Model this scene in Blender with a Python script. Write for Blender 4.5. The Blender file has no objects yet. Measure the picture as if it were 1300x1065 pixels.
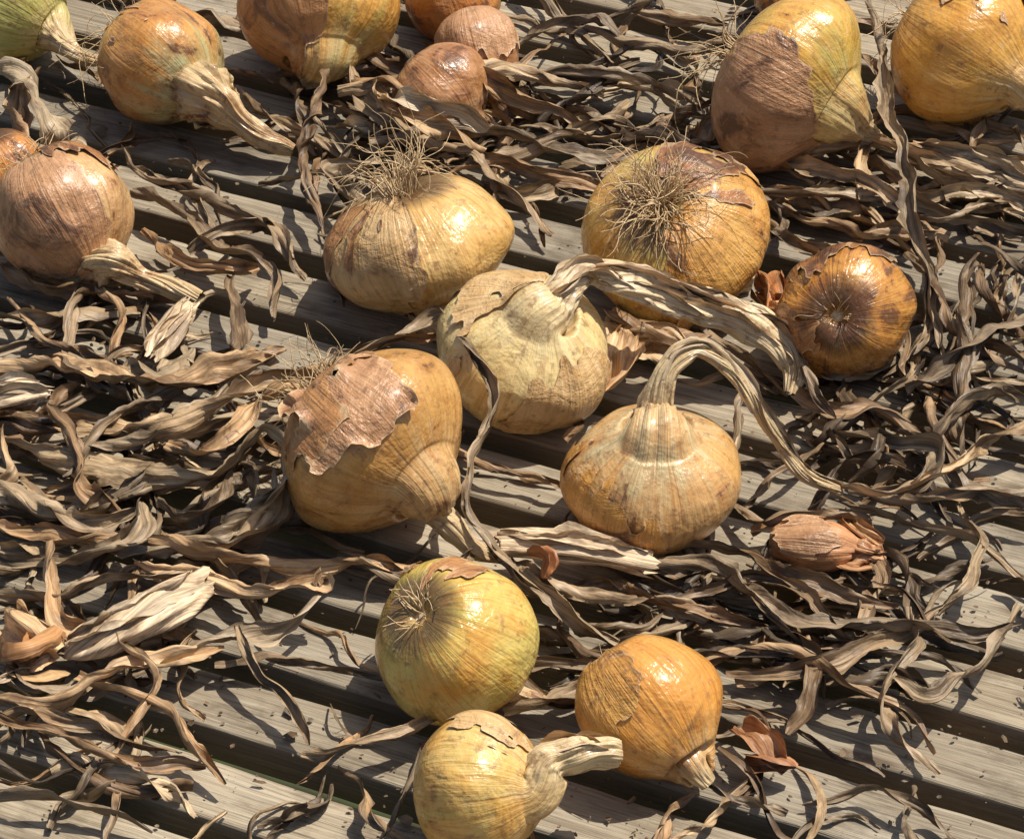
import bpy, math, random, time
import numpy as np
from mathutils import Vector, noise, Quaternion
T0=time.time()
random.seed(11)
R=random.random
def RU(a,b): return a+(b-a)*random.random()

# ------------------------------------------------------------------ camera
PITCH=math.radians(40); D=1.6; F=4000.0
sp,cp=math.sin(PITCH),math.cos(PITCH)
CAM=Vector((0,-D*cp,D*sp)); UP=Vector((0,sp,cp)); FW=Vector((0,cp,-sp))
def G(u,v,h=0.0):
    """point at height h (m) above the bench top, surveyed from the photograph"""
    d=Vector((1,0,0))*((u-650)/F)+UP*(-(v-532.5)/F)+FW
    t=(h-CAM.z)/d.z
    return CAM+d*t
def px(u,v,n):
    p=G(u,v,0.02); return n*((p-CAM).dot(FW))/F
def A3(x,up,view):
    return Vector((x,up*sp-view*cp,up*cp+view*sp)).normalized()
scene=bpy.context.scene
cam=bpy.data.cameras.new("camera"); co=bpy.data.objects.new("camera",cam)
scene.collection.objects.link(co); scene.camera=co
co.location=CAM; co.rotation_euler=(math.radians(90)-PITCH,0,0)
cam.sensor_width=36; cam.lens=36*F/1300; cam.clip_start=0.05; cam.clip_end=500

# ------------------------------------------------------------------ light
tosun=Vector((0.42,0.20,1.0)).normalized()
el=math.asin(tosun.z); az=math.atan2(tosun.x,tosun.y)
w=bpy.data.worlds.new("World"); scene.world=w; w.use_nodes=True
nt=w.node_tree; bg=nt.nodes['Background']
sky=nt.nodes.new('ShaderNodeTexSky'); sky.sky_type='NISHITA'; sky.sun_disc=False
sky.sun_elevation=el; sky.sun_rotation=az; sky.dust_density=3.0
nt.links.new(sky.outputs[0],bg.inputs[0]); bg.inputs[1].default_value=0.09
sl=bpy.data.lights.new("sun",'SUN'); sl.energy=5.0; sl.angle=math.radians(0.5); sl.color=(1,0.94,0.84)
so=bpy.data.objects.new("sun",sl); scene.collection.objects.link(so)
so.rotation_euler=tosun.to_track_quat('Z','Y').to_euler(); so.location=(1,1,3)
scene.view_settings.view_transform='Standard'; scene.view_settings.look='None'; scene.view_settings.exposure=0

# ------------------------------------------------------------------ node helpers
class NB:
    def __init__(s,name):
        s.m=bpy.data.materials.new(name); s.m.use_nodes=True; s.nt=s.m.node_tree
        s.b=s.nt.nodes['Principled BSDF']; s.out=s.nt.nodes['Material Output']
    def n(s,t,**k):
        x=s.nt.nodes.new(t)
        for a,b in k.items(): setattr(x,a,b)
        return x
    def l(s,a,b): s.nt.links.new(a,b)
    def attr(s,name): return s.n('ShaderNodeAttribute',attribute_name=name)
    def mapn(s,src,sc,loc=(0,0,0)):
        m=s.n('ShaderNodeMapping'); s.l(src,m.inputs[0]); m.inputs['Scale'].default_value=sc; m.inputs['Location'].default_value=loc
        return m.outputs[0]
    def noise(s,src,scale=1,detail=3,rough=.55,dist=0):
        n=s.n('ShaderNodeTexNoise'); s.l(src,n.inputs['Vector'])
        n.inputs['Scale'].default_value=scale; n.inputs['Detail'].default_value=detail
        n.inputs['Roughness'].default_value=rough; n.inputs['Distortion'].default_value=dist
        return n.outputs['Fac']
    def ramp(s,src,stops,interp='LINEAR'):
        r=s.n('ShaderNodeValToRGB'); s.l(src,r.inputs[0]); r.color_ramp.interpolation=interp
        e=r.color_ramp.elements
        while len(e)<len(stops): e.new(0.5)
        for i,(p,c) in enumerate(stops):
            e[i].position=p
            e[i].color=(c,c,c,1) if isinstance(c,(int,float)) else (*c,1)
        return r.outputs[0]
    def rng(s,src,a,b):
        m=s.n('ShaderNodeMapRange'); s.l(src,m.inputs[0]); m.inputs[1].default_value=a; m.inputs[2].default_value=b
        return m.outputs[0]
    def val(s,x,inp):
        if isinstance(x,(int,float)): inp.default_value=x
        elif isinstance(x,tuple): inp.default_value=(*x,1)
        else: s.l(x,inp)
    def mix(s,f,a,b,mode='MIX'):
        m=s.n('ShaderNodeMix',data_type='RGBA',blend_type=mode)
        s.val(f,m.inputs[0]); s.val(a,m.inputs[6]); s.val(b,m.inputs[7]); return m.outputs[2]
    def math(s,op,a,b=0.0,clamp=False):
        m=s.n('ShaderNodeMath',operation=op,use_clamp=clamp); s.val(a,m.inputs[0]); s.val(b,m.inputs[1]); return m.outputs[0]
    def wsum(s,*pairs):
        r=None
        for x,wt in pairs:
            y=s.math('MULTIPLY',x,wt); r=y if r is None else s.math('ADD',r,y)
        return r
    def bump(s,h,strength,dist,prev=None):
        b=s.n('ShaderNodeBump'); s.l(h,b.inputs['Height']); b.inputs['Strength'].default_value=strength
        b.inputs['Distance'].default_value=dist
        return b.outputs[0]

# ---- wood
def mat_wood(name="weathered_wood"):
    k=NB(name); a=k.attr("co").outputs['Vector']
    t=k.attr("tone"); sep=k.n('ShaderNodeSeparateColor'); k.l(t.outputs['Color'],sep.inputs[0])
    g1=k.noise(k.mapn(a,(9,380,7)),1,4,.6,.8)
    g2=k.noise(k.mapn(a,(30,1500,3)),1,2,.6)
    big=k.noise(k.mapn(a,(7,22,5)),1,3,.55)
    col=k.ramp(g1,[(.28,(.10,.074,.048)),(.43,(.29,.24,.175)),(.60,(.44,.385,.30)),(.85,(.56,.51,.42))])
    col=k.mix(.45,col,k.ramp(big,[(.3,(.22,.17,.115)),(.5,(.39,.335,.255)),(.7,(.50,.45,.37))]))
    col=k.mix(1.0,col,k.ramp(g2,[(.3,.62),(.5,1.0),(.8,1.12)]),'MULTIPLY')
    vo=k.n('ShaderNodeTexVoronoi'); k.l(k.mapn(a,(6,38,9)),vo.inputs['Vector']); vo.inputs['Scale'].default_value=1
    kn=k.ramp(vo.outputs['Distance'],[(.05,1.0),(.13,.0)])
    col=k.mix(k.math('MULTIPLY',kn,.75),col,(.10,.06,.035))
    d=k.noise(k.mapn(a,(25,60,4)),1,5,.65)
    col=k.mix(k.ramp(d,[(.51,0.0),(.70,.7)]),col,(.105,.078,.052))
    col=k.mix(1.0,col,k.ramp(sep.outputs[0],[(0,(.74,.73,.71)),(1,(1.1,1.06,.98))]),'MULTIPLY')
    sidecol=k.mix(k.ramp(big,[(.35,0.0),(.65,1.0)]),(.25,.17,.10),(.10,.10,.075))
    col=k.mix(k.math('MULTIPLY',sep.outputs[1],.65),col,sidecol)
    k.l(col,k.b.inputs['Base Color']); k.b.inputs['Roughness'].default_value=.8
    k.b.inputs['Specular IOR Level'].default_value=.25
    k.l(k.bump(k.wsum((g1,1.0),(g2,.35),(d,.5)),.85,.0016),k.b.inputs['Normal']); return k.m

# ---- dried leaf / husk
def mat_leaf(name="dried_leaf",husk=False):
    k=NB(name); a=k.attr("co").outputs['Vector']
    t=k.attr("tone"); sep=k.n('ShaderNodeSeparateColor'); k.l(t.outputs['Color'],sep.inputs[0])
    fib=k.noise(k.mapn(a,(1300,20,1)),1,2,.6)
    fib2=k.noise(k.mapn(a,(420,13,1.7)),1,3,.6,.5)
    blo=k.noise(k.mapn(a,(110,34,1.3)),1,4,.66)
    if husk: st=[(0,(.16,.06,.03)),(.4,(.40,.19,.09)),(.7,(.56,.36,.18)),(1,(.70,.54,.35))]
    else: st=[(0,(.042,.032,.024)),(.25,(.130,.095,.062)),(.5,(.285,.208,.130)),(.75,(.47,.36,.228)),(1,(.74,.62,.46))]
    base=k.ramp(sep.outputs[0],st)
    base=k.mix(1.0,base,k.ramp(sep.outputs[1],[(0,(1.18,.95,.74)),(.5,(1.05,.98,.88)),(1,(.95,.95,.94))]),'MULTIPLY')
    col=k.mix(1.0,base,k.ramp(fib2,[(.3,.48),(.5,1.0),(.72,1.45)]),'MULTIPLY')
    col=k.mix(1.0,col,k.ramp(fib,[(.3,.70),(.5,1.0),(.7,1.15)]),'MULTIPLY')
    col=k.mix(k.ramp(blo,[(.49,0.0),(.63,.85)]),col,k.mix(1.0,base,(.27,.23,.2),'MULTIPLY'))
    col=k.mix(k.ramp(blo,[(.30,.5),(.43,0.0)]),col,k.mix(.5,base,(.68,.57,.42)))
    k.l(col,k.b.inputs['Base Color']); k.b.inputs['Roughness'].default_value=.48
    k.b.inputs['Specular IOR Level'].default_value=.4
    k.l(k.bump(k.wsum((fib2,.7),(fib,.2),(blo,1.0)),1.0,.0016),k.b.inputs['Normal'])
    return k.m

# ---- onion flesh skin
def mat_onion(name,c1,c2,cg,green=.4,dark=.3,seed=0.0,neckc=(.70,.52,.28),rough=.28,gdir=0.5,vein=1.0,coat=.3,scuff=.35):
    k=NB(name); a=k.attr("co").outputs['Vector']
    tc=k.n('ShaderNodeTexCoord').outputs['Object']
    sx=k.n('ShaderNodeSeparateXYZ'); k.l(a,sx.inputs[0]); t=sx.outputs[2]
    v1=k.noise(k.mapn(a,(4,4,.9),(seed,0,seed)),1,3,.6,.3)
    v2=k.noise(k.mapn(a,(13,13,1.7),(seed,2,seed)),1,2,.6,.4)
    v3=k.noise(k.mapn(a,(38,38,2.0),(seed,1,seed)),1,1,.5)
    bl=k.noise(k.mapn(tc,(30,30,30),(seed*3,0,0)),1,4,.62,.4)
    bf=k.noise(k.mapn(tc,(150,150,150),(seed*3,0,0)),1,4,.68)
    col=k.mix(k.ramp(bl,[(.38,0.0),(.60,1.0)]),c1,c2)
    gm=k.math('ADD',k.math('MULTIPLY',v1,.9),k.math('MULTIPLY',bl,.7))
    gm=k.math('ADD',gm,k.math('MULTIPLY',t,gdir))
    lo=1.35-green*.9
    col=k.mix(k.ramp(k.math('SUBTRACT',gm,lo-.5),[(.42,0.0),(.75,1.0)]),col,cg)
    col=k.mix(1.0,col,k.ramp(v2,[(.33,(.82,.72,.60)),(.47,(1,1,1)),(.72,(1.06,1.06,1.04))]),'MULTIPLY')
    ln=k.ramp(v3,[(.34,1.0),(.43,0.0)])
    vm=k.ramp(v1,[(.4,.05),(.62,.34)])
    col=k.mix(k.math('MULTIPLY',k.math('MULTIPLY',ln,vm),vein),col,(.32,.13,.03))
    tn=k.math('ADD',t,k.math('MULTIPLY',v1,.45))
    nkf=k.rng(tn,1.08,1.40)
    strc=k.mix(k.ramp(v2,[(.33,0.0),(.52,1.0)]),tuple(x*y for x,y in zip(neckc,(.62,.56,.5))),neckc)
    strc=k.mix(k.math('MULTIPLY',k.ramp(v3,[(.35,1.0),(.5,0.0)]),.35),strc,(.26,.155,.075))
    strc=k.mix(k.ramp(bf,[(.54,0.0),(.68,.5)]),strc,(.24,.14,.07))
    col=k.mix(nkf,col,strc)
    rt=k.rng(k.math('SUBTRACT',t,k.math('MULTIPLY',v2,.10)),.035,-.03)
    col=k.mix(k.math('MULTIPLY',rt,.9),col,(.10,.055,.025))
    dm=k.wsum((k.noise(k.mapn(tc,(44,44,44),(0,seed*5,0)),1,4,.65,.8),.72),(v2,.28))
    th=.665-dark*.22
    # brown staining halo + dark decayed core
    col=k.mix(k.ramp(dm,[(th-.12,0.0),(th-.03,.5)]),col,k.mix(1.0,col,(.62,.42,.28),'MULTIPLY'))
    col=k.mix(k.ramp(dm,[(th-.02,0.0),(th+.03,.9)]),col,k.mix(v3,(.06,.025,.012),(.22,.09,.035)))
    col=k.mix(k.ramp(bf,[(.56,0.0),(.67,.6)]),col,(.24,.115,.045))
    col=k.mix(k.ramp(bf,[(.28,scuff),(.40,0.0)]),col,(.78,.61,.37))
    k.l(col,k.b.inputs['Base Color'])
    k.l(k.math('ADD',k.ramp(bf,[(.35,rough-.08),(.65,rough+.2)]),k.math('MULTIPLY',nkf,.2)),k.b.inputs['Roughness'])
    k.b.inputs['Coat Weight'].default_value=coat; k.b.inputs['Coat Roughness'].default_value=.16
    k.l(k.bump(k.wsum((v2,.36),(v3,.07),(bl,1.9),(bf,.45)),.8,.0022),k.b.inputs['Normal']); return k.m

def mat_skin(name,c1,c2,seed=0.0,dark=.3,rough=.38):
    k=NB(name); a=k.attr("co").outputs['Vector']
    t=k.attr("tone"); sep=k.n('ShaderNodeSeparateColor'); k.l(t.outputs['Color'],sep.inputs[0])
    tc=k.n('ShaderNodeTexCoord').outputs['Object']
    v2=k.noise(k.mapn(a,(13,13,1.4),(seed,2,seed)),1,3,.6,.4)
    v3=k.noise(k.mapn(a,(40,40,2.2),(seed,1,seed)),1,1,.5)
    bl=k.noise(k.mapn(tc,(36,36,36),(seed*3,0,0)),1,5,.66,.6)
    bf=k.noise(k.mapn(tc,(170,170,170),(seed*3,0,0)),1,4,.68)
    col=k.mix(k.ramp(bl,[(.38,0.0),(.58,1.0)]),c1,c2)
    col=k.mix(1.0,col,k.ramp(v2,[(.33,.80),(.5,1.0),(.75,1.15)]),'MULTIPLY')
    col=k.mix(k.math('MULTIPLY',k.ramp(v3,[(.34,1.0),(.45,0.0)]),.2),col,(.18,.08,.04))
    th=.66-dark*.2
    col=k.mix(k.ramp(bl,[(th-.05,0.0),(th-.01,.4),(th+.03,.85)]),col,(.11,.05,.027))
    col=k.mix(k.ramp(bf,[(.56,0.0),(.68,.55)]),col,(.18,.10,.055))
    col=k.mix(k.ramp(bf,[(.28,.45),(.42,0.0)]),col,(.70,.53,.34))
    col=k.mix(k.ramp(sep.outputs[0],[(.45,0.0),(.95,.6)]),col,(.68,.49,.28))
    k.l(col,k.b.inputs['Base Color']); k.b.inputs['Roughness'].default_value=rough
    k.b.inputs['Coat Weight'].default_value=.18; k.b.inputs['Coat Roughness'].default_value=.24
    k.l(k.bump(k.wsum((v2,.55),(v3,.12),(bl,1.8),(bf,.5)),.85,.0024),k.b.inputs['Normal'])
    return k.m

def mat_simple(name,c1,c2,scale=200,rough=.7):
    k=NB(name); tc=k.n('ShaderNodeTexCoord').outputs['Object']
    n=k.noise(k.mapn(tc,(scale,)*3),1,3,.6)
    k.l(k.mix(k.ramp(n,[(.3,0.0),(.7,1.0)]),c1,c2),k.b.inputs['Base Color']); k.b.inputs['Roughness'].default_value=rough
    return k.m

# ------------------------------------------------------------------ mesh accumulation
class Acc:
    def __init__(s): s.v=[]; s.f=[]; s.co=[]; s.tone=[]
    def grid(s,rows,cos,tone,closed=False):
        base=len(s.v); n=len(rows[0])
        for r,c in zip(rows,cos):
            s.v.extend(r); s.co.extend(c)
            if tone is not None: s.tone.extend([tone]*n)
        for i in range(len(rows)-1):
            o=base+i*n
            for j in range(n if closed else n-1):
                j2=(j+1)%n
                s.f.append((o+j,o+j2,o+n+j2,o+n+j))
        return base
    def make(s,name,mat,parent=None,smooth=True):
        me=bpy.data.meshes.new(name)
        me.from_pydata([tuple(v) for v in s.v],[],s.f)
        a=me.attributes.new("co",'FLOAT_VECTOR','POINT'); a.data.foreach_set('vector',np.array(s.co,dtype=np.float32).ravel())
        if s.tone:
            c=me.attributes.new("tone",'FLOAT_COLOR','POINT')
            arr=np.array([(t[0],t[1],t[2],1) for t in s.tone],dtype=np.float32); c.data.foreach_set('color',arr.ravel())
        if smooth: me.polygons.foreach_set('use_smooth',[True]*len(me.polygons))
        me.materials.append(mat); me.update()
        o=bpy.data.objects.new(name,me); scene.collection.objects.link(o)
        if parent: o.parent=parent
        return o

def catmull(P,seg):
    P=[np.array(p,dtype=float) for p in P]
    Q=[2*P[0]-P[1]]+P+[2*P[-1]-P[-2]]
    out=[]
    for i in range(1,len(Q)-2):
        n=seg[i-1] if isinstance(seg,list) else seg
        for k in range(n):
            t=k/n
            a,b,c,d=Q[i-1],Q[i],Q[i+1],Q[i+2]
            out.append(.5*((2*b)+(-a+c)*t+(2*a-5*b+4*c-d)*t*t+(-a+3*b-3*c+d)*t**3))
    out.append(P[-1]); return out

def frames(pts,n0):
    T=[]
    for i in range(len(pts)):
        a=pts[max(0,i-1)]; b=pts[min(len(pts)-1,i+1)]
        t=(b-a); 
        t=t.normalized() if t.length>1e-9 else (T[-1] if T else Vector((1,0,0)))
        T.append(t)
    N=[]; n=(n0-T[0]*n0.dot(T[0]))
    if n.length<1e-4: n=T[0].orthogonal()
    n.normalize(); N.append(n)
    for i in range(1,len(pts)):
        q=T[i-1].rotation_difference(T[i]); n=q@N[-1]; n=(n-T[i]*n.dot(T[i])).normalized(); N.append(n)
    return T,N

def ribbon(acc,ctrl,width,tone,curl=2.0,twist=1.5,K=9,tipw=.25,wob=1.0,rootw=.6,crum=1.0,floor=True):
    L=sum((ctrl[i+1]-ctrl[i]).length for i in range(len(ctrl)-1))
    per=max(4,int(L/.0024/(len(ctrl)-1)))
    sm=[Vector(p) for p in catmull([tuple(c) for c in ctrl],per)]
    sd=RU(0,1000)
    pts=[]; s=0
    for i,p in enumerate(sm):
        if i: s+=(sm[i]-sm[i-1]).length
        nv=Vector((noise.noise(Vector((s*38,sd,0))),noise.noise(Vector((s*38,sd,9))),noise.noise(Vector((s*38,sd,19)))))
        q=p+nv*.0045*wob
        if floor: q.z=max(q.z,.0012+width*.15)
        pts.append(q)
    T,N=frames(pts,Vector((0,0,1)))
    rows=[];cos=[]; s=0; n=len(pts); tw0=RU(-1,1)
    hue=R(); pf=RU(1.6,3.4); pa=RU(.04,.10)*crum
    for i,p in enumerate(pts):
        if i: s+=(pts[i]-pts[i-1]).length
        t=i/(n-1)
        ang=tw0+twist*3.2*noise.noise(Vector((s*13,sd+50,0)))+twist*(t-.5)*2
        q=Quaternion(T[i],ang); nn=q@N[i]; bb=T[i].cross(nn)
        wp=width*(tipw+(1-tipw)*min(1,(1-t)*4)**.7)*(rootw+(1-rootw)*min(1,t*5))
        wp*=1+.55*noise.noise(Vector((s*32,sd+90,0)))
        A=max(.25,curl*(1+1.2*noise.noise(Vector((s*19,sd+130,0)))))
        A=min(A,5.6)
        row=[];cc=[]
        ple=pa*wp*(1+noise.noise(Vector((s*25,sd,77))))
        for j in range(K):
            qv=-1+2*j/(K-1)
            ph=qv*A/2; Rr=wp/A
            x=Rr*math.sin(ph); y=Rr*(1-math.cos(ph))
            y+=crum*wp*.20*noise.noise(Vector((qv*2.0,s*95,sd)))+ple*math.sin(qv*pf*3.14+sd)
            x+=crum*wp*.08*noise.noise(Vector((qv*1.5,s*80,sd+33)))
            if j in(0,K-1):
                e=wp*.14*noise.noise(Vector((s*170,sd,qv*7))); x+=e*qv; y+=e*.7
            row.append(p+bb*x+nn*y); cc.append((qv*wp*.5,s,sd))
        rows.append(row);cos.append(cc)
    if floor:
        for r in rows:
            mz=min(v.z for v in r)
            if mz<.0008:
                dz=.0008-mz
                for k_,v in enumerate(r): r[k_]=v+Vector((0,0,dz))
    acc.grid(rows,cos,(max(0,min(1,tone)),hue,0))

def stemtube(acc,ctrl,radii,tone,flat=.6,rid=.2,K=32,rag=.0):
    C=[(*c,r) for c,r in zip(ctrl,radii)]
    sm=catmull(C,16); sd=RU(0,1000)
    pts=[Vector(p[:3]) for p in sm]; T,N=frames(pts,Vector((0,0,1)))
    rows=[];cos=[];s=0
    rg=[(R()-.5) for _ in range(K)]
    for i,p in enumerate(pts):
        if i: s+=(pts[i]-pts[i-1]).length
        r=max(sm[i][3],.0008); row=[];cc=[]
        tw=.9*noise.noise(Vector((s*12,sd,3)))
        for j in range(K):
            a=2*math.pi*j/K
            rr=r*(1+rid*noise.noise(Vector((math.cos(a)*2.6,math.sin(a)*2.6,s*30+sd)))*2+.05*math.cos(7*a+sd)+.1*noise.noise(Vector((math.cos(a)*6,math.sin(a)*6,s*60+sd))))
            nn=N[i]; bb=T[i].cross(nn)
            e=0
            if rag and i in (0,len(pts)-1): e=rg[j]*r*rag
            row.append(p+bb*(math.cos(a+tw)*rr)+nn*(math.sin(a+tw)*rr*flat)+T[i]*e)
            cc.append((a*r,s,sd))
        rows.append(row);cos.append(cc)
    mz=min(v.z for r in rows for v in r)
    dz=max(0,.001-mz)
    rows=[[v+Vector((0,0,dz)) for v in r] for r in rows]
    acc.grid(rows,cos,(tone,.4,0),closed=True)

def thread(acc,pts,r,tone=(.7,.5,0)):
    T,N=frames(pts,Vector((0.1,.2,1)))
    rows=[];cos=[];n=len(pts)
    for i,p in enumerate(pts):
        rr=r*(1-.6*i/n); b=T[i].cross(N[i])
        rows.append([p+(N[i]*math.cos(k*2.094)+b*math.sin(k*2.094))*rr for k in range(3)])
        cos.append([(k*.001,i*.002,r*1e5) for k in range(3)])
    acc.grid(rows,cos,tone,closed=True)

MLEAF=mat_leaf(); MHUSK=mat_leaf("papery_husk",True); MROOT=mat_simple("dry_root",(.40,.26,.12),(.78,.58,.33),500,.6)

# ------------------------------------------------------------------ onion
PROF=[(.26,.0),(.17,.08),(.07,.17),(.03,.34),(.14,.60),(.46,.86),(.92,1.0),(1.32,.955),(1.62,.80),(1.84,.585),(2.0,.40)]
NPROF=len(PROF)
def sst(x):
    x=min(1,max(0,x)); return x*x*(3-2*x)
def onion(u,v,apx,br,ax,neck,mat,skin=None,skins=(),roots=0,rlen=.03,seed=1,name="onion",ridge=1.0,lift=0,rootspread=1.0,wrap=0,lump=1.0):
    a=px(u,v,apx); b=a*br; ax=A3(*ax)
    ext=math.sqrt(a*a*(1-ax.z**2)+b*b*ax.z**2)
    h=ext*.97+lift
    C=G(u,v,h)
    ctl=[];seg=[]
    for (s,r) in PROF:
        ctl.append((*(C+ax*((s-1)*b)),r*a,s/2)); seg.append(9)
    tt=1.0
    last=C+ax*b; nkp=[];nkr=[]
    for nk in neck:
        if len(nk)==5: p=C+A3(nk[0],nk[1],nk[2])*nk[3]*a; r=nk[4]*a
        else: p=G(nk[0],nk[1],nk[2]*.01); r=px(nk[0],nk[1],nk[3])
        if p.z<r*.7+.001: p.z=r*.7+.001
        tt+=(p-last).length/(2*b); last=p; nkp.append(p); nkr.append(r)
        ctl.append((*p,r,tt)); seg.append(14)
    seg=seg[:-1]
    sm=catmull(ctl,seg)
    nb=9*(NPROF-1)
    pts=[Vector(p[:3]) for p in sm]
    T=[];
    for i in range(len(pts)):
        if i<=nb-6: T.append(ax.copy())
        else:
            d=(pts[min(len(pts)-1,i+1)]-pts[i-1]).normalized()
            if i<nb+6: d=(ax*(1-(i-nb+6)/12)+d*((i-nb+6)/12)).normalized()
            T.append(d)
    n=ax.orthogonal().normalized(); N=[n]
    for i in range(1,len(pts)):
        q=T[i-1].rotation_difference(T[i]); n=q@n; n=(n-T[i]*n.dot(T[i])).normalized(); N.append(n)
    K=120
    rows=[];cos=[]
    e1=RU(-.045,.045); eph=RU(0,6.28)
    for i,p in enumerate(pts):
        t=sm[i][4]; r=max(sm[i][3],.0001)
        nf=sst((t-.84)/.42); nf2=sst((t-.96)/.4)
        flat=1-.35*nf2*(1+.4*noise.noise(Vector((t*3,seed,1))))
        bb=T[i].cross(N[i]); row=[];cc=[]
        tw=nf2*1.5*noise.noise(Vector((t*1.6,seed*3,8)))
        rl=1+.22*nf2*noise.noise(Vector((t*5,seed,12)))
        for j in range(K):
            an=2*math.pi*j/K; ca,sa=math.cos(an),math.sin(an)
            lo=noise.noise(Vector((ca*1.1+seed*3.1,sa*1.1,t*1.6)))
            md=noise.noise(Vector((ca*2.0+seed*3.1,sa*2.0,t*2.6+9)))
            hi=noise.noise(Vector((ca*3.2+seed,sa*3.2,t*(1.2+2.2*nf2)+5)))
            hh=noise.noise(Vector((ca*8+seed,sa*8,t*(1.0+2*nf2)+5)))
            rr=r*rl*(1+lump*(.10*lo+.055*md)+e1*math.cos(2*an+eph)+ridge*(.010+.20*nf)*hi+ridge*(.003+.10*nf)*hh)
            c2,s2=math.cos(an+tw),math.sin(an+tw)
            row.append(p+(N[i]*c2*flat+bb*s2)*rr); cc.append((ca,sa,t))
        rows.append(row);cos.append(cc)
    E=bpy.data.objects.new(name,None); scene.collection.objects.link(E); E.empty_display_size=.02
    acc=Acc(); acc.grid(rows,cos,None,closed=True); acc.make("bulb",mat,E)
    for si,(sdir,thr,lf,smat) in enumerate(skins):
        sd=A3(*sdir); i1=min(len(rows)-1,nb+8)
        vs=[];f=[];cs=[]
        for i in range(2,i1):
            for j in range(K):
                q=rows[i][j]; o=(q-C); on=o.normalized()
                st=Vector((cos[i][j][0]*5+seed*3,cos[i][j][1]*5,cos[i][j][2]*1.0+si*4))
                fld=on.dot(sd)-thr+.36*noise.noise(q*24+Vector((seed*7,si*3,0)))+.22*noise.noise(st)+.16*noise.noise(q*80+Vector((seed,0,si)))+.07*noise.noise(q*230)
                vs.append(q); f.append(fld); cs.append(cos[i][j])
        nr=i1-2
        fa=np.array(f).reshape(nr,K)
        V=np.array([tuple(x) for x in vs]).reshape(nr,K,3)
        keep=np.zeros((nr,K),bool)
        V2=V.copy()
        pos=fa>0
        for i in range(nr):
            for j in range(K):
                if not pos[i,j]:
                    best=None
                    for di,dj in((1,0),(-1,0),(0,1),(0,-1),(1,1),(-1,-1),(1,-1),(-1,1)):
                        ii=i+di; jj=(j+dj)%K
                        if 0<=ii<nr and pos[ii,jj]:
                            if best is None or fa[ii,jj]>best[0]: best=(fa[ii,jj],ii,jj)
                    if best:
                        keep[i,j]=True
                        t_=best[0]/(best[0]-fa[i,j]+1e-9)
                        V2[i,j]=V[best[1],best[2]]*(1-t_)+V[i,j]*t_
        faces=[]
        for i in range(nr-1):
            for j in range(K):
                j2=(j+1)%K
                idx=((i,j),(i,j2),(i+1,j2),(i+1,j))
                if any(pos[x] for x in idx) and all(pos[x] or keep[x] for x in idx):
                    faces.append(tuple(x[0]*K+x[1] for x in idx))
        off=[];ton=[]
        for i in range(nr):
            for j in range(K):
                q=Vector(V2[i,j]); on=(q-C).normalized()
                edge=max(0,1-max(0,fa[i,j])/.14)
                lf_=lf*(.3+1.6*noise.noise(q*45+Vector((0,seed,0))))
                off.append(q+on*(.0008+.0004*si+.0006*noise.noise(q*90)+edge*edge*max(0,lf_)))
                ton.append((max(0,1-max(0,fa[i,j])/.05),0,0))
        used=sorted({x for fc in faces for x in fc}); mp={x:k for k,x in enumerate(used)}
        ac=Acc(); ac.v=[off[x] for x in used]; ac.co=[cs[x] for x in used]; ac.f=[tuple(mp[x] for x in fc) for fc in faces]
        ac.tone=[ton[x] for x in used]
        if ac.f: ac.make("outer_skin",smat,E)
    if wrap and len(nkp)>2:
        ac=Acc()
        for k in range(wrap):
            i0=0 if k<2 else random.randrange(0,max(1,len(nkp)-3)); i1=min(len(nkp),i0+random.randint(3,6))
            if k==0: i1=len(nkp)
            ph=RU(0,6.28); P=[]
            for i in range(i0,i1):
                ph+=RU(-.5,.7); r=nkr[i]
                P.append(nkp[i]+Vector((math.cos(ph)*.5,math.sin(ph)*.5,RU(.1,.7)))*r*.75)
            if len(P)>=3: ribbon(ac,P,sum(nkr[i0:i1])/(i1-i0)*RU(1.3,2.0),RU(.72,.98),RU(1.8,2.8),.5,K=11,wob=.5,floor=False)
        ac.make("stalk_sheath",MLEAF,E)
    if roots:
        ac=Acc(); rp=C-ax*b*.84
        e1v=ax.orthogonal().normalized(); e2v=ax.cross(e1v)
        for k in range(roots):
            th=RU(0,6.283); rr=a*.17*math.sqrt(R())
            p=rp+(e1v*math.cos(th)+e2v*math.sin(th))*rr
            d=(-ax*RU(.2,1)+(e1v*math.cos(th)+e2v*math.sin(th))*RU(.2,1.3)*rootspread).normalized()
            L=rlen*RU(.4,1.3); st=.0025; pp=[p-d*.002]; cu=Vector((RU(-1,1),RU(-1,1),RU(-1,1)))
            for q in range(int(L/st)):
                cu=(cu*.8+Vector((RU(-1,1),RU(-1,1),RU(-1,1)))*.6)
                d=(d+cu*.28+Vector((0,0,-.04))).normalized()
                np_=pp[-1]+d*st
                if (np_-C).length<a*.8: np_=C+(np_-C).normalized()*a*.8
                if np_.z<.001: np_.z=.001
                pp.append(np_)
            if len(pp)>3: thread(ac,pp,RU(.00025,.00048))
        plate=[];pc=[]
        for i in range(7):
            rr=a*.17*(1-i/6)+.00001; hh=a*.05*math.sin(i/6*1.57)
            plate.append([rp-ax*(hh-.001)+(e1v*math.cos(q*.393)+e2v*math.sin(q*.393))*rr*(1+.3*R()) for q in range(16)]); pc.append([(0,0,0)]*16)
        ac.grid(plate,pc,(.3,.5,0),closed=True)
        ac.make("roots",MROOT,E)
    return E

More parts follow.
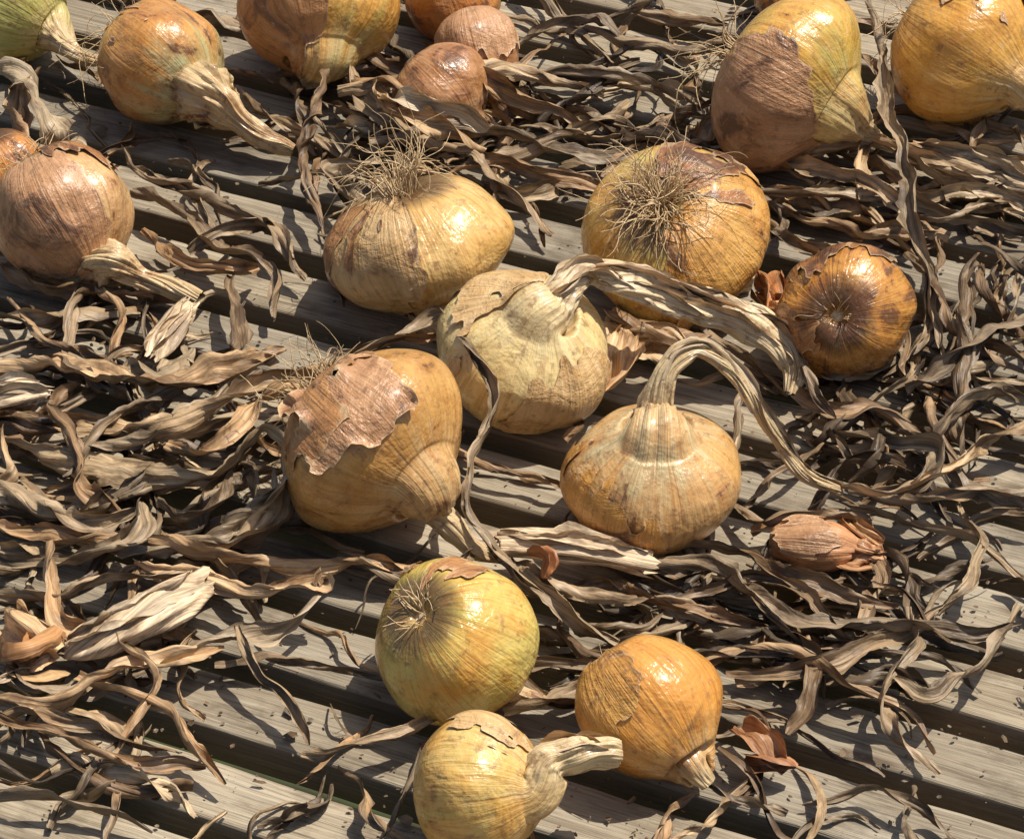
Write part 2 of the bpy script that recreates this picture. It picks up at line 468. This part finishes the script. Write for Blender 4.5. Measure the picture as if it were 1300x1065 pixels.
# palettes
GOLD=(.71,.39,.09); ORANGE=(.66,.28,.055); TAN=(.66,.42,.19); STRAW=(.76,.56,.26); GREEN=(.50,.46,.13); PALEG=(.62,.55,.20); BROWN=(.45,.22,.085); PINK=(.56,.31,.155)
sk_pink=mat_skin("papery_skin_pink",(.58,.32,.16),(.46,.235,.11),1.3,.18)
sk_brown=mat_skin("papery_skin_brown",(.55,.27,.10),(.37,.165,.06),2.7,.35)
sk_tan=mat_skin("papery_skin_tan",(.70,.47,.22),(.58,.35,.14),4.1,.18)
sk_gold=mat_skin("papery_skin_gold",(.70,.38,.10),(.58,.27,.06),5.1,.2,.32)
sk_dark=mat_skin("papery_skin_dark",(.44,.19,.065),(.22,.09,.033),6.1,.6,.32)
_ms=[0]
def OM(c1,c2,cg=GREEN,**k):
    _ms[0]+=1; return mat_onion("onion_skin_%d"%_ms[0],c1,c2,cg,seed=_ms[0]*1.37,**k)

# top row
onion(18,12,72,.85,(.8,-.45,.2),[(95,68,2.5,16),(125,78,1.5,9)],OM(GOLD,PALEG,GREEN,green=.7,dark=.0),seed=1)
onion(206,80,80,.92,(.70,-.60,.30),[(262,122,3.2,46),(300,150,2.4,28),(335,175,1.6,18),(372,192,1,13)],OM((.64,.31,.07),(.56,.28,.09),(.50,.48,.24),green=-.05,dark=.40,gdir=.9),
      skins=[((-.3,.6,.5),.85,.001,sk_brown)],roots=45,rlen=.05,seed=2,ridge=1.3)
onion(404,12,98,.75,(.05,-.8,.35),[(397,92,1.6,20),(400,112,.8,12)],OM(GOLD,(.62,.31,.06),GREEN,green=.10,dark=.1),
      skins=[((-.9,0,.3),.2,.0012,sk_brown)],seed=3)
onion(575,-2,62,.85,(.2,-.5,-.4),[(.3,-.9,-.2,1.2,.2),(.5,-1,-.2,1.5,.12)],OM(ORANGE,BROWN,green=.1,dark=.4),seed=4)
onion(606,64,54,.95,(.2,-.8,.1),[(620,125,1,12),(640,140,.6,8)],OM(PINK,BROWN,green=-.2,dark=.25,rough=.38),skins=[((-.2,.6,.5),.2,.001,sk_pink)],seed=5)
onion(560,118,64,.85,(.6,-.6,.1),[(620,160,1,14),(650,180,.6,8)],OM(BROWN,PINK,green=-.2,dark=.6),seed=6)
onion(1000,104,114,.66,(.80,-.50,.22),[(1085,162,2.4,26),(1110,176,1.6,15),(1135,190,1,9)],OM(GOLD,(.68,.40,.08),GREEN,green=.30,dark=.1,gdir=.3,rough=.22,coat=.45),
      skins=[((-.75,-.45,.5),.46,.0014,sk_pink)],roots=30,rlen=.05,seed=7)
onion(1225,62,98,.85,(.72,-.5,.25),[(1290,118,2.2,26),(1330,140,1.2,18)],OM(GOLD,(.68,.34,.06),GREEN,green=-.15,dark=.1,gdir=.6,rough=.24,coat=.4),
      skins=[((.3,.7,.4),.72,.001,sk_pink)],roots=40,rlen=.05,seed=8)
onion(1012,-12,58,.8,(.3,-.5,-.5),[(.3,-.9,-.2,1.2,.2),(.5,-1,-.2,1.5,.12)],OM(BROWN,ORANGE,green=-.2,dark=.5),seed=9)
# left
onion(82,272,84,.98,(.40,-.76,.10),[(142,332,2.6,34),(178,352,1.8,22),(215,364,1.5,19),(255,380,1.2,15)],OM(TAN,(.62,.37,.17),green=-.1,dark=.2,rough=.30),
      skins=[((-.3,-.2,.9),.35,.001,sk_pink),((.2,.95,.1),.80,.0015,sk_dark)],roots=45,rlen=.035,seed=10,ridge=1.5,lump=1.3)
onion(2,215,56,.85,(.2,-.6,-.3),[(.3,-.9,-.2,1.2,.2),(.5,-1,-.2,1.5,.12)],OM(BROWN,ORANGE,green=-.2,dark=.6),seed=11)
# middle row
onion(531,310,122,.60,(.30,-.86,-.32),[(.2,-.8,.1,.85,.25),(.35,-.9,.2,1.05,.16)],OM((.74,.51,.21),(.70,.43,.14),PALEG,green=.05,dark=.12,gdir=0,rough=.25,coat=.4),
      skins=[((-.8,-.35,.5),.5,.0014,sk_tan),((-.9,-.2,.2),.86,.001,sk_brown)],roots=75,rlen=.04,seed=12,lump=1.2)
onion(854,298,118,.70,(.20,-.40,-.88),[(.3,-.6,-.5,.9,.25),(.9,-.5,-.5,1.1,.15)],OM(GOLD,(.68,.49,.15),(.60,.55,.18),green=.50,dark=.15,gdir=-.3,rough=.23,coat=.4),
      skins=[((.85,-.25,.35),.40,.0014,sk_gold),((.3,.85,.1),.84,.001,sk_dark)],roots=130,rlen=.045,seed=13,rootspread=1.6)
onion(1073,398,85,.90,(.25,.08,-.95),[(.4,.2,-.9,1.0,.25),(.8,.2,-.8,1.3,.15)],OM((.66,.34,.08),(.58,.27,.06),green=-.2,dark=.6,rough=.24,coat=.35),
      skins=[((-.1,.95,.25),.78,.001,sk_dark),((-.8,-.3,.2),.7,.002,sk_brown)],roots=26,rlen=.012,seed=14,lump=1.2)
onion(665,446,111,.74,(.26,.60,.74),[(703,385,6.6,27),(722,362,7.2,20),(748,346,7.2,17),(800,358,6.4,22),(860,382,5.2,25),(925,398,4.2,24),(980,428,3,27),(1008,465,1.8,19),(1003,500,1,9)],
      OM((.78,.58,.25),(.80,.64,.30),(.72,.63,.26),green=.30,dark=.0,gdir=.1,neckc=(.76,.60,.36),vein=.3,rough=.21,coat=.45),
      skins=[((.6,-.6,.4),.80,.0012,sk_tan),((-.5,.7,.3),.82,.001,sk_tan)],seed=15,wrap=10,ridge=1.1,lump=.8)
onion(475,562,132,.68,(.70,-.60,.36),[(553,645,2.8,32),(580,676,2,23),(604,698,1.4,17),(640,712,1,10)],OM((.64,.36,.11),(.56,.29,.085),(.58,.46,.24),green=-.2,dark=.16,gdir=.3,rough=.26,coat=.35),
      skins=[((-.35,.35,.75),.88,.007,sk_pink),((-.65,.5,.3),.66,.0016,sk_brown)],roots=75,rlen=.035,seed=16,ridge=1.1)
onion(829,608,111,.72,(.03,.76,.64),[(832,522,6.3,27),(838,492,7.4,19),(851,463,8.3,16),(882,442,8.6,14),(918,460,7.7,15),(952,502,6.2,14),(985,553,4.4,13),(1020,600,2.8,14),(1068,622,1.6,10)],
      OM((.68,.39,.13),(.58,.34,.14),(.54,.48,.26),green=.05,dark=.18,gdir=.55,neckc=(.74,.57,.32),rough=.29,coat=.35),
      skins=[((-.7,-.35,.5),.72,.0006,sk_gold)],seed=17,wrap=5,ridge=1.1,lump=.7)
onion(578,812,106,.84,(.52,-.42,-.70),[(650,878,1.6,18),(690,888,1,12),(720,895,.8,8)],OM((.70,.56,.16),(.70,.38,.08),(.50,.52,.13),green=.55,dark=-.1,gdir=-.4,rough=.23,vein=1.2,coat=.4,scuff=.15),
      skins=[((-.15,.95,.1),.92,.001,sk_brown)],roots=34,rlen=.016,seed=18)
onion(824,898,91,.95,(.55,-.70,.25),[(880,972,2,22),(900,995,1.4,14)],OM((.68,.29,.055),(.70,.35,.08),green=-.3,dark=.08,rough=.24,coat=.4,scuff=.25),
      skins=[((-.8,.2,.4),.7,.001,sk_gold)],roots=20,rlen=.014,seed=19)
onion(610,1000,92,.85,(.85,.05,.35),[(700,968,4.6,36),(742,958,4.8,29),(784,956,4.6,25)],OM((.70,.50,.17),GOLD,GREEN,green=.45,dark=.1,gdir=0,neckc=(.76,.59,.33)),
      skins=[((.2,.9,.3),.85,.001,sk_tan)],seed=20,wrap=3)
onion(1032,692,33,1.75,(.97,-.10,.1),[(1098,700,1.2,14),(1120,704,.8,8)],OM((.68,.33,.15),(.60,.28,.12),green=-.5,dark=.1,rough=.34,neckc=(.58,.32,.16)),skins=[((-.2,.3,.7),.5,.0015,sk_pink)],seed=21,name="shallot",ridge=5,lump=2)

# ------------------------------------------------------------------ husks
def husk(name,items):
    ac=Acc()
    for (wpx,tone,curl,*pts) in items:
        C=[G(p[0],p[1],p[2]*.01) for p in pts]
        ribbon(ac,C,px(pts[0][0],pts[0][1],wpx),tone,curl,.5,K=17,tipw=.55,rootw=.8,crum=1.6)
    return ac.make(name,MHUSK)
husk("onion_skin_husk",[(66,.85,2.6,(-6,790,1.2),(30,805,1.8),(76,838,1.4)),(50,.6,3.0,(0,830,1),(35,835,2.2),(75,820,1.4)),(34,.7,2.4,(10,850,1),(50,858,1.4),(80,850,1))])
husk("onion_skin_husk",[(46,.5,2.2,(968,350,1.6),(982,370,1.8),(990,400,1.2)),(34,.6,2.6,(960,380,1),(985,392,1.4),(1005,385,1.2))])
husk("onion_skin_husk",[(44,.45,2.0,(935,925,1),(962,945,1.4),(1000,972,1)),(36,.4,2.4,(940,960,.8),(975,965,1.2),(1010,975,1))])
husk("onion_skin_husk",[(60,.95,2.2,(758,505,1),(790,465,1.8),(796,420,1.8)),(60,.85,2.0,(760,420,1),(820,430,1.4),(870,440,1.2))])
husk("onion_skin_husk",[(40,.45,2.4,(640,870,1.6),(665,882,1.6),(700,890,1.2)),(30,.4,2.2,(670,700,3),(690,710,3),(686,740,2))])
husk("onion_skin_husk",[(30,.6,3,(1070,665,1),(1095,680,1.4),(1120,690,1.2)),(26,.5,3,(1060,712,.8),(1090,716,1),(1118,708,.8)),(26,.65,3,(955,680,.8),(975,670,1.2),(1010,662,1.2))])

# ------------------------------------------------------------------ stems
def stem(pts,tone,flat=.6,rag=1.6,name="dried_onion_stem",n=5):
    ac=Acc(); C=[G(p[0],p[1],p[2]*.01) for p in pts]; r=[px(p[0],p[1],p[3]) for p in pts]
    stemtube(ac,C,r,tone,flat,rag=rag)
    for k in range(n):
        o=[c+Vector((RU(-1,1)*r[0]*.4,RU(-1,1)*r[0]*.5,r[0]*RU(.1,.5))) for c in C]
        ribbon(ac,o,r[len(r)//2]*RU(1.2,1.9),tone+RU(-.25,.05),curl=2.6,twist=.3,wob=.5,K=11)
    return ac.make(name,MLEAF)
stem([(632,690,2.0,20),(690,690,2.2,25),(750,695,2.2,27),(822,708,2.0,27)],.97,n=4)
stem([(254,738,2.2,24),(215,765,2.4,35),(160,795,2.2,31),(110,815,1.8,25),(84,822,1.4,16)],.98,n=2)
stem([(238,386,1.5,12),(225,405,1.4,18),(205,435,1.2,20),(190,454,1,14)],.95,n=3)
stem([(1150,195,1.6,18),(1200,205,1.8,25),(1260,222,1.8,24),(1320,240,1.6,22)],.82)
stem([(-10,508,1.5,16),(25,498,1.8,24),(60,500,1.6,12)],1.0,n=3)
stem([(1250,120,2,16),(1290,105,2.4,22),(1330,95,2,20)],.9,n=3)

# ------------------------------------------------------------------ hero leaves
WS=1.26
def leaves(items):
    ac=Acc()
    for it in items:
        wpx,tone,curl=it[0]*WS,it[1]+RU(.02,.16),it[2]+.1
        hb=RU(.9,1.8)
        C=[]
        for p in it[3:]:
            h=p[2] if len(p)>2 else hb+RU(-.3,.4)
            C.append(G(p[0],p[1],h*.01))
        m=it[3+len(C)//2]
        ribbon(ac,C,px(m[0],m[1],wpx),tone,curl,twist=RU(1.0,2.4),K=11)
    return ac.make("dried_onion_leaves",MLEAF)
leaves([
 (36,.62,2.2,(-20,475,1.2),(80,466,1.6),(150,482,2.2),(230,484,2.8),(300,462,3.4),(358,448,3.4)),
 (30,.66,2.0,(-20,525,1.2),(80,538,1.6),(160,548,2.2),(240,538,3),(300,502,3.6),(345,484,3.6),(398,480,3),(408,520,2),(372,562,1)),
 (36,.70,1.8,(-20,560,1.2),(90,584,1.6),(180,600,2.2),(262,602,3),(312,572,4.2),(336,552,4.8),(356,592,4.2),(342,645,3),(298,688,2.4),(230,696,1.8),(150,676,1)),
 (30,.60,2.4,(-20,665,1.4),(60,682,1.6),(130,692,1.8),(220,702,2),(330,716,1.8),(440,724,1.4),(545,722,1)),
 (34,.55,2.2,(-20,700,1.4),(70,716,2),(130,702,3),(178,664,3.6),(184,636,3.4)),
 (26,.42,2.4,(60,515,2.4),(88,570,2.2),(106,622,2),(155,655,1.4)),
 (28,.50,2.4,(-20,600,2),(50,642,2),(110,664,2.2),(172,652,2)),
 (26,.60,2.6,(-20,640,1),(70,655,1.6),(160,690,2),(260,690,2.2),(330,640,3),(345,600,3)),
 (30,.66,2.2,(170,712,2),(260,742,2.2),(340,752,2.4),(408,742,2.8),(412,735,3)),
 (26,.60,2.2,(414,738,2.8),(352,790,2.2),(300,802,2),(222,832,1.8),(150,850,1)),
 (30,.62,2.4,(-20,882,1.6),(90,880,2),(160,852,2.2),(232,832,2.2),(285,822,1.6)),
 (26,.45,2.4,(-20,898,1.4),(60,930,1.6),(130,960,1.8),(200,965,1.6),(270,972,1)),
 (24,.55,2.4,(100,850,2),(160,882,2),(212,912,2),(250,952,1.6),(285,990,1)),
 (18,.45,3,(296,795,2.6),(330,852,2),(372,892,1.6),(388,945,1)),
 (20,.50,3,(380,955,1.2),(430,952,1.6),(500,935,1.8),(560,915,1.4)),
 (18,.40,3,(270,835,1.4),(360,838,1.4),(430,852,1.2),(490,866,1)),
 (28,.50,2.2,(-20,750,1.4),(60,762,1.8),(120,745,2.4),(190,730,2.6),(240,728,2.2)),
 (30,.55,2.0,(60,690,3),(64,740,2.6),(80,790,2),(130,800,1.4)),
 (22,.35,2.6,(230,490,2.4),(170,520,2.2),(120,560,2),(80,600,1.6)),
 (26,.48,2.2,(350,450,3.4),(320,470,3),(250,520,2.6),(180,560,2.4),(90,560,2)),
 (26,.58,2.4,(210,560,2.4),(270,570,3),(330,520,3.4),(370,490,3.2),(400,500,2.6)),
 (24,.30,2.6,(290,352,1.6),(296,400,2.4),(300,440,2.4),(290,460,1.6)),
 (22,.50,2.6,(-20,618,1.2),(20,600,2),(5,560,1.8),(-20,545,1)),
 (22,.4,2.6,(-20,930,1),(40,905,1.4),(110,915,1.6),(140,930,1.4),(230,960,1)),
 (24,.55,2.2,(-20,850,1),(30,865,1.6),(90,870,1.8),(120,850,1)),
 (22,.5,2.6,(200,640,1.6),(240,660,2.4),(280,640,2.8),(300,600,3)),
 (16,.5,3,(180,720,1.6),(150,800,2.4),(190,850,2.4),(180,900,2),(150,960,1)),
])
leaves([
 (18,.50,3.2,(420,462,3.2),(480,436,4.2),(555,402,4.5),(592,432,5.6),(628,488,5),(622,540,4.4),(600,596,4),(603,655,3.2),(630,692,2.4),(695,755,1.8),(790,822,1.2)),
 (20,.50,3.0,(360,480,2.4),(420,470,3),(500,430,3.6),(560,425,3.2)),
 (24,.48,2.6,(600,700,1.4),(660,722,1.6),(730,745,1.6),(800,762,1.6),(880,778,1.4),(960,800,1)),
 (26,.55,2.2,(650,710,1.4),(668,740,1.8),(740,790,1.8),(800,826,1.4)),
 (22,.42,2.6,(600,700,1.6),(560,735,1.4),(500,724,1.4),(430,706,1.2)),
 (18,.35,3,(560,560,1.2),(610,580,1.4),(660,600,1.2),(718,612,1)),
 (20,.35,3,(700,880,1.4),(760,850,1.6),(700,840,2),(660,860,1.6),(700,890,1.2),(770,890,1)),
 (20,.40,3,(720,560,1),(740,545,1),(720,530,1)),
 (26,.5,2.2,(640,905,1),(700,890,1.6),(750,870,1.6),(800,840,1.4)),
 (28,.42,2.0,(770,395,1.2),(800,400,2),(850,420,2),(900,430,1.4)),
 (18,.45,3,(940,500,3.4),(936,540,3),(930,575,2.4),(945,600,1)),
 (18,.25,3,(780,410,1),(850,400,1),(920,440,1),(1000,500,1)),
 (16,.3,3,(940,650,1),(970,620,1.6),(1000,590,2),(1050,560,1.2)),
])
leaves([
 (20,.35,3,(425,70,2.8),(404,130,3),(386,190,2.6),(394,240,2.2),(412,292,1.4)),
 (24,.45,2.6,(440,80,2.6),(468,132,2.6),(530,170,2.2),(600,192,2),(642,232,1.6),(705,300,1)),
 (26,.66,2.4,(425,115,2.8),(520,102,3.4),(600,92,3.2),(650,82,2.6),(705,104,2),(765,122,1)),
 (24,.55,2.6,(440,95,2.6),(540,115,4),(610,105,3.6),(680,130,2.4),(740,160,1.4)),
 (22,.50,2.6,(680,100,1.2),(780,100,1.8),(862,122,1.8),(905,140,1)),
 (24,.40,2.6,(470,182,2.2),(560,162,2.4),(640,170,2.2),(722,200,1.8),(800,196,1.6),(905,180,1)),
 (22,.50,2.6,(612,205,1.6),(700,182,2),(762,150,2),(800,130,1)),
 (28,.62,2.2,(470,100,3.6),(500,140,3.6),(560,160,3.2),(620,190,2.4)),
 (24,.7,2.4,(480,135,2.8),(520,125,4.2),(580,135,4),(620,160,3)),
 (20,.28,3,(660,60,1.2),(700,30,1.8),(760,20,2),(800,60,1)),
 (20,.4,3,(760,240,1),(690,215,1.6),(640,205,1.8),(560,220,1.2)),
 (26,.45,2.4,(480,200,1.6),(420,225,1.6),(455,250,2.2),(480,270,1.6)),
 (24,.40,2.4,(860,150,1),(820,190,1.4),(770,230,1.2)),
 (22,.5,2.6,(840,230,1),(880,180,1.4),(920,140,1)),
 (20,.45,3,(720,30,1),(820,60,1.4),(900,70,1.4),(960,80,1)),
 (20,.3,3,(800,10,1),(870,30,1.2),(930,30,1.2)),
])
leaves([
 (24,.62,2.2,(900,222,1.4),(1010,192,2),(1090,180,2),(1150,192,2),(1225,205,1.8),(1320,220,1)),
 (24,.55,2.4,(940,242,1.4),(1050,252,1.8),(1130,252,1.8),(1220,272,1.6),(1320,295,1)),
 (26,.60,2.4,(970,205,1.6),(1060,218,2.2),(1120,242,2.2),(1172,285,1.2)),
 (22,.45,2.6,(990,262,1.4),(1060,290,1.8),(1112,302,1.8),(1190,292,1)),
 (24,.50,2.4,(1130,180,2),(1200,232,2),(1270,265,1.2)),
 (22,.45,2.6,(1100,0,4),(1120,60,4),(1130,130,3.8),(1150,200,3.4),(1164,290,2.8),(1182,380,2),(1198,440,1.4)),
 (24,.28,2.6,(1236,325,3),(1216,382,3),(1222,450,2.6),(1214,520,2),(1232,575,1.2)),
 (24,.58,2.4,(1320,530,1.6),(1240,570,2.2),(1190,606,2.6),(1130,625,2.6),(1060,618,2)),
 (24,.50,2.4,(1075,622,1.6),(1160,642,2),(1240,618,2.4),(1320,655,1.4)),
 (22,.50,2.6,(1030,540,1.2),(1120,560,2),(1190,565,3),(1170,610,2.4),(1100,630,1.6)),
 (22,.40,2.6,(1296,770,1.6),(1242,850,2.2),(1182,882,2.4),(1132,866,1.8)),
 (24,.48,2.4,(1150,770,2.4),(1166,810,2.4),(1128,852,2.2),(1120,900,2),(1152,942,1.6),(1195,980,1)),
 (28,.32,2.4,(815,705,1.6),(900,722,2.2),(960,752,2.2),(1020,790,2.4),(1100,802,2.4),(1170,792,2.4),(1240,802,2),(1300,792,1.4)),
 (24,.25,2.6,(830,690,1.4),(930,700,2),(1000,730,2.4),(1080,760,2),(1140,770,1.6)),
 (24,.45,2.6,(840,860,1),(930,820,2),(1000,830,2.4),(1080,870,2.2),(1150,900,1.6),(1190,960,1)),
 (22,.35,2.6,(850,770,1.4),(930,740,2),(1010,745,2.4),(1060,800,2),(1130,830,1.4)),
 (22,.45,2.6,(920,860,1.4),(1000,850,2),(1060,840,2.4),(1130,810,2),(1200,770,1.4)),
 (20,.25,3,(1180,300,1.4),(1200,380,2.4),(1240,440,2),(1300,470,1.4)),
 (24,.30,2.6,(1150,500,1.4),(1210,460,2.4),(1250,420,2.4),(1300,400,1.4)),
 (24,.4,2.6,(1010,500,1.6),(1060,520,2),(1120,530,1.6),(1200,580,1)),
 (26,.35,2.6,(1180,580,1.6),(1210,530,2.4),(1260,500,2.2),(1310,505,1.2)),
 (22,.48,2.6,(1150,320,1),(1180,350,1.6),(1170,420,1.6),(1120,480,1.2)),
 (20,.4,3,(1010,470,2.8),(1030,500,2.2),(1060,530,1.6),(1060,560,1)),
 (22,.45,2.6,(980,290,1),(1010,310,1.4),(1060,320,1.4),(1120,310,1)),
 (18,.6,3,(1215,640,1),(1240,690,1.4),(1230,740,1.4),(1200,790,1)),
 (20,.4,3,(1080,640,1),(1150,660,1),(1220,690,1),(1320,740,1)),
 (22,.35,3,(930,640,1),(960,660,1.6),(1000,650,2),(1080,660,1.4),(1110,690,1.2)),
 (18,.3,3,(1050,10,1),(1070,60,1.4),(1130,100,1.4),(1200,160,1.4),(1300,180,1)),
])
leaves([
 (44,.66,1.6,(-20,90,2.4),(20,95,3),(50,130,3),(80,170,2.2),(110,195,1.4)),
 (30,.6,2.2,(20,70,1.4),(30,100,2.2),(20,150,2.4),(40,200,2)),
 (22,.48,2.6,(160,212,2),(220,236,2),(282,262,2),(334,292,1.8),(386,350,1.2)),
 (22,.42,2.6,(166,242,1.8),(232,272,2),(272,312,2.2),(325,330,2.2),(350,358,1.8),(348,402,1.2)),
 (20,.48,2.6,(240,318,1.6),(280,298,2.2),(340,275,2),(372,332,1.4)),
 (20,.42,3,(104,345,1.6),(92,402,1.8),(86,462,1.2)),
 (20,.42,3,(128,345,1.6),(146,402,1.8),(140,460,1.2)),
 (18,.4,3,(10,380,1),(50,432,1.4),(112,452,1.4),(170,450,1)),
 (24,.35,2.6,(-20,330,1.2),(60,358,1.4),(130,372,1.4),(190,382,1)),
 (20,.5,3,(150,190,2),(180,230,2.4),(240,240,2.2),(270,280,1.8),(250,320,1.2)),
 (24,.4,2.6,(-20,400,1),(40,405,1.4),(110,390,1.4),(180,400,1)),
 (18,.4,3,(300,110,1),(340,150,1.4),(400,170,1.2),(430,200,1)),
 (18,.3,3,(440,270,1),(420,330,1),(440,390,1)),
 (20,.45,3,(180,290,1.6),(220,330,1.6),(290,345,1.6),(330,340,1.2)),
])

# ------------------------------------------------------------------ random leaf litter
def litter(name,regs):
    ac=Acc()
    for (u0,v0,u1,v1,ang,spr,n,w0,w1,t0,t1,hmax,L0,L1) in regs:
        for _ in range(n):
            u=RU(u0,u1); v=RU(v0,v1)
            a=math.radians(ang+random.gauss(0,spr))
            if R()<.5: a+=math.pi
            L=RU(L0,L1)*1.15; m=6; C=[]
            uu=u-math.cos(a)*L*.5; vv=v+math.sin(a)*L*.4
            bend=random.gauss(0,.26)
            h0=RU(.15,hmax)
            for k in range(m):
                arch=math.sin(k/(m-1)*math.pi)
                C.append(G(uu,vv,max(.15,h0*(.35+.65*arch)+RU(-.3,.3))*.01))
                uu+=math.cos(a)*L/(m-1); vv-=math.sin(a)*L/(m-1)*.8
                a+=bend+random.gauss(0,.26)
            ribbon(ac,C,px(u,v,w0+(w1-w0)*R()**1.4),RU(t0,t1)+.03,RU(1.9,4.4),RU(1.0,3.0),K=8,wob=1.4,crum=1.4)
    return ac.make(name,MLEAF)
litter("dried_leaf_litter",[
 (430,85,900,215,-12,24,46,12,31,.10,.78,2.2,110,280),
 (960,175,1310,300,-10,20,30,12,31,.15,.78,1.8,110,280),
 (0,455,370,730,5,30,44,14,36,.12,.78,2.0,120,280),
 (0,760,230,1000,10,35,18,12,33,.15,.78,1.6,110,240),
 (700,735,1170,850,-15,26,56,10,31,.06,.58,2.2,110,280),
 (1020,490,1310,600,-15,40,25,11,31,.08,.68,2.2,100,220),
 (1170,310,1310,520,-75,32,18,10,27,.08,.6,2.2,100,200),
 (900,860,1150,960,-30,30,5,9,20,.15,.65,1.4,100,180),
 (150,200,400,380,-30,35,5,8,18,.2,.65,1.4,80,180),
 (0,330,170,450,-30,50,10,9,22,.15,.65,1.2,70,160),
 (370,60,460,290,-80,25,6,8,20,.15,.6,1.8,80,160),
 (250,780,500,960,-10,40,3,8,18,.2,.7,1.0,80,180),
 (640,200,960,250,-10,35,6,9,22,.15,.6,1.2,80,160),
 (380,560,720,740,-15,30,4,7,14,.1,.5,.9,90,180),
 (770,400,1010,480,-20,35,6,9,20,.1,.6,1.0,80,160),
 (700,20,960,90,-12,30,9,9,20,.15,.65,1.2,90,200),
 (90,80,420,180,-20,40,6,8,18,.15,.6,1.2,80,160),
 (0,990,1300,1090,-10,40,22,11,28,.15,.7,1.4,100,220),
 (-200,-150,1500,10,-10,40,40,12,26,.15,.6,1.4,120,240),
 (-250,0,-10,1000,-10,50,36,12,26,.15,.7,1.6,120,240),
 (1310,0,1550,1000,-10,50,36,12,26,.15,.7,1.6,120,240),
 (1080,640,1300,740,-20,40,3,7,14,.2,.6,.8,80,180),
])
ac=Acc()
for _ in range(1800):
    u=RU(-100,1400); v=RU(-60,1120); s=RU(.0004,.0018) if R()<.93 else RU(.0025,.005)
    c=G(u,v,.0012); t=RU(0,6.28); dx=Vector((math.cos(t),math.sin(t),RU(-.3,.3)))*s; dy=Vector((-math.sin(t),math.cos(t),RU(-.3,.3)))*s*RU(.3,.9)
    c.z+=s*.3
    b=len(ac.v); k=5
    for q in range(k):
        an=q*6.283/k; ac.v.append(c+dx*math.cos(an)*RU(.6,1.2)+dy*math.sin(an)*RU(.6,1.2)); ac.co.append((q*.001,s,_*.1)); ac.tone.append((RU(.1,.45),R(),0))
    ac.f.append(tuple(range(b,b+k)))
ac.make("leaf_crumbs",MLEAF,smooth=False)

# ------------------------------------------------------------------ bench of slats
MW=mat_wood()
ANG=math.radians(-23)
dx=Vector((math.cos(ANG),math.sin(ANG),0)); dy=Vector((-math.sin(ANG),math.cos(ANG),0))
bench=bpy.data.objects.new("slatted_wooden_bench",None); scene.collection.objects.link(bench)
PITCHW=.0485; WD=.0328; TH=.022
def beam(ac,c,ax_,wy,L,W_,T_,tone,seed,warp=.0008,segs=60,rad=.0022):
    prof=[];
    hw,ht=W_/2,T_/2
    for (sx_,sy_,a0) in((1,1,0),(-1,1,90),(-1,-1,180),(1,-1,270)):
        for k in range(4):
            an=math.radians(a0+k*30); prof.append((sx_*(hw-rad)+math.cos(an)*rad,sy_*(ht-rad)+math.sin(an)*rad))
    full=[]
    for i,p in enumerate(prof):
        full.append(p); q=prof[(i+1)%16]
        if i%4==3:
            for k in (1,2,3): full.append((p[0]+(q[0]-p[0])*k/4,p[1]+(q[1]-p[1])*k/4))
    up=Vector((0,0,1)) if abs(ax_.z)<.9 else Vector((0,1,0))
    rows=[];cos=[];per=[0]
    for i in range(1,len(full)): per.append(per[-1]+math.dist(full[i],full[i-1]))
    base=len(ac.v)
    for i in range(segs+1):
        s=(i/segs-.5)*L; row=[];cc=[]
        oy=warp*2*noise.noise(Vector((s*4,seed,0))); oz=warp*noise.noise(Vector((s*4,seed,5)))
        for j,(y,z) in enumerate(full):
            dn=.0010*noise.noise(Vector((s*30,seed,per[j]*60)))
            row.append(c+ax_*s+wy*(y+oy+dn*(1 if y>0 else -1))+up*(z+oz+min(0,dn)))
            cc.append((s,per[j],seed))
        rows.append(row);cos.append(cc)
    n=len(full)
    for r,cc in zip(rows,cos):
        ac.v.extend(r); ac.co.extend(cc)
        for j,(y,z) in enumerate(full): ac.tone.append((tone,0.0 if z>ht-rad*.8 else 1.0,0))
    for i in range(segs):
        o=base+i*n
        for j in range(n):
            j2=(j+1)%n; ac.f.append((o+j,o+j2,o+n+j2,o+n+j))
    ac.f.append(tuple(base+j for j in reversed(range(n)))); ac.f.append(tuple(base+segs*n+j for j in range(n)))
for i in range(-15,19):
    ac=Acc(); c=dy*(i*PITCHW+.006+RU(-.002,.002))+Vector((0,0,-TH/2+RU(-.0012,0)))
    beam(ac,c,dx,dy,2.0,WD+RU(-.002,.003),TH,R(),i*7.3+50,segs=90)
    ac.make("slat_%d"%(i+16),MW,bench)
for k,s in enumerate((-.85,-.28,.28,.85)):
    ac=Acc(); beam(ac,dx*s+dy*.07+Vector((0,0,-TH-.026)),dy,dx,1.7,.045,.05,.2,900+k,segs=20); ac.make("bearer_%d"%(k+1),MW,bench)
for k,(s,t) in enumerate(((-.85,-.7),(.85,-.7),(-.85,.84),(.85,.84))):
    ac=Acc(); beam(ac,dx*(s+.0475)+dy*t+Vector((0,0,-.385)),Vector((0,0,1)),dx,.73,.05,.05,.2,950+k,segs=10); ac.make("leg_%d"%(k+1),MW,bench)

me=bpy.data.meshes.new("ground"); S=60; Z=-.75
me.from_pydata([(-S,-S,Z),(S,-S,Z),(S,S,Z),(-S,S,Z)],[],[(0,1,2,3)])
me.materials.append(mat_simple("soil_and_grass",(.05,.04,.025),(.05,.075,.02),12,.95))
g=bpy.data.objects.new("ground",me); scene.collection.objects.link(g)
print("BUILD",time.time()-T0)
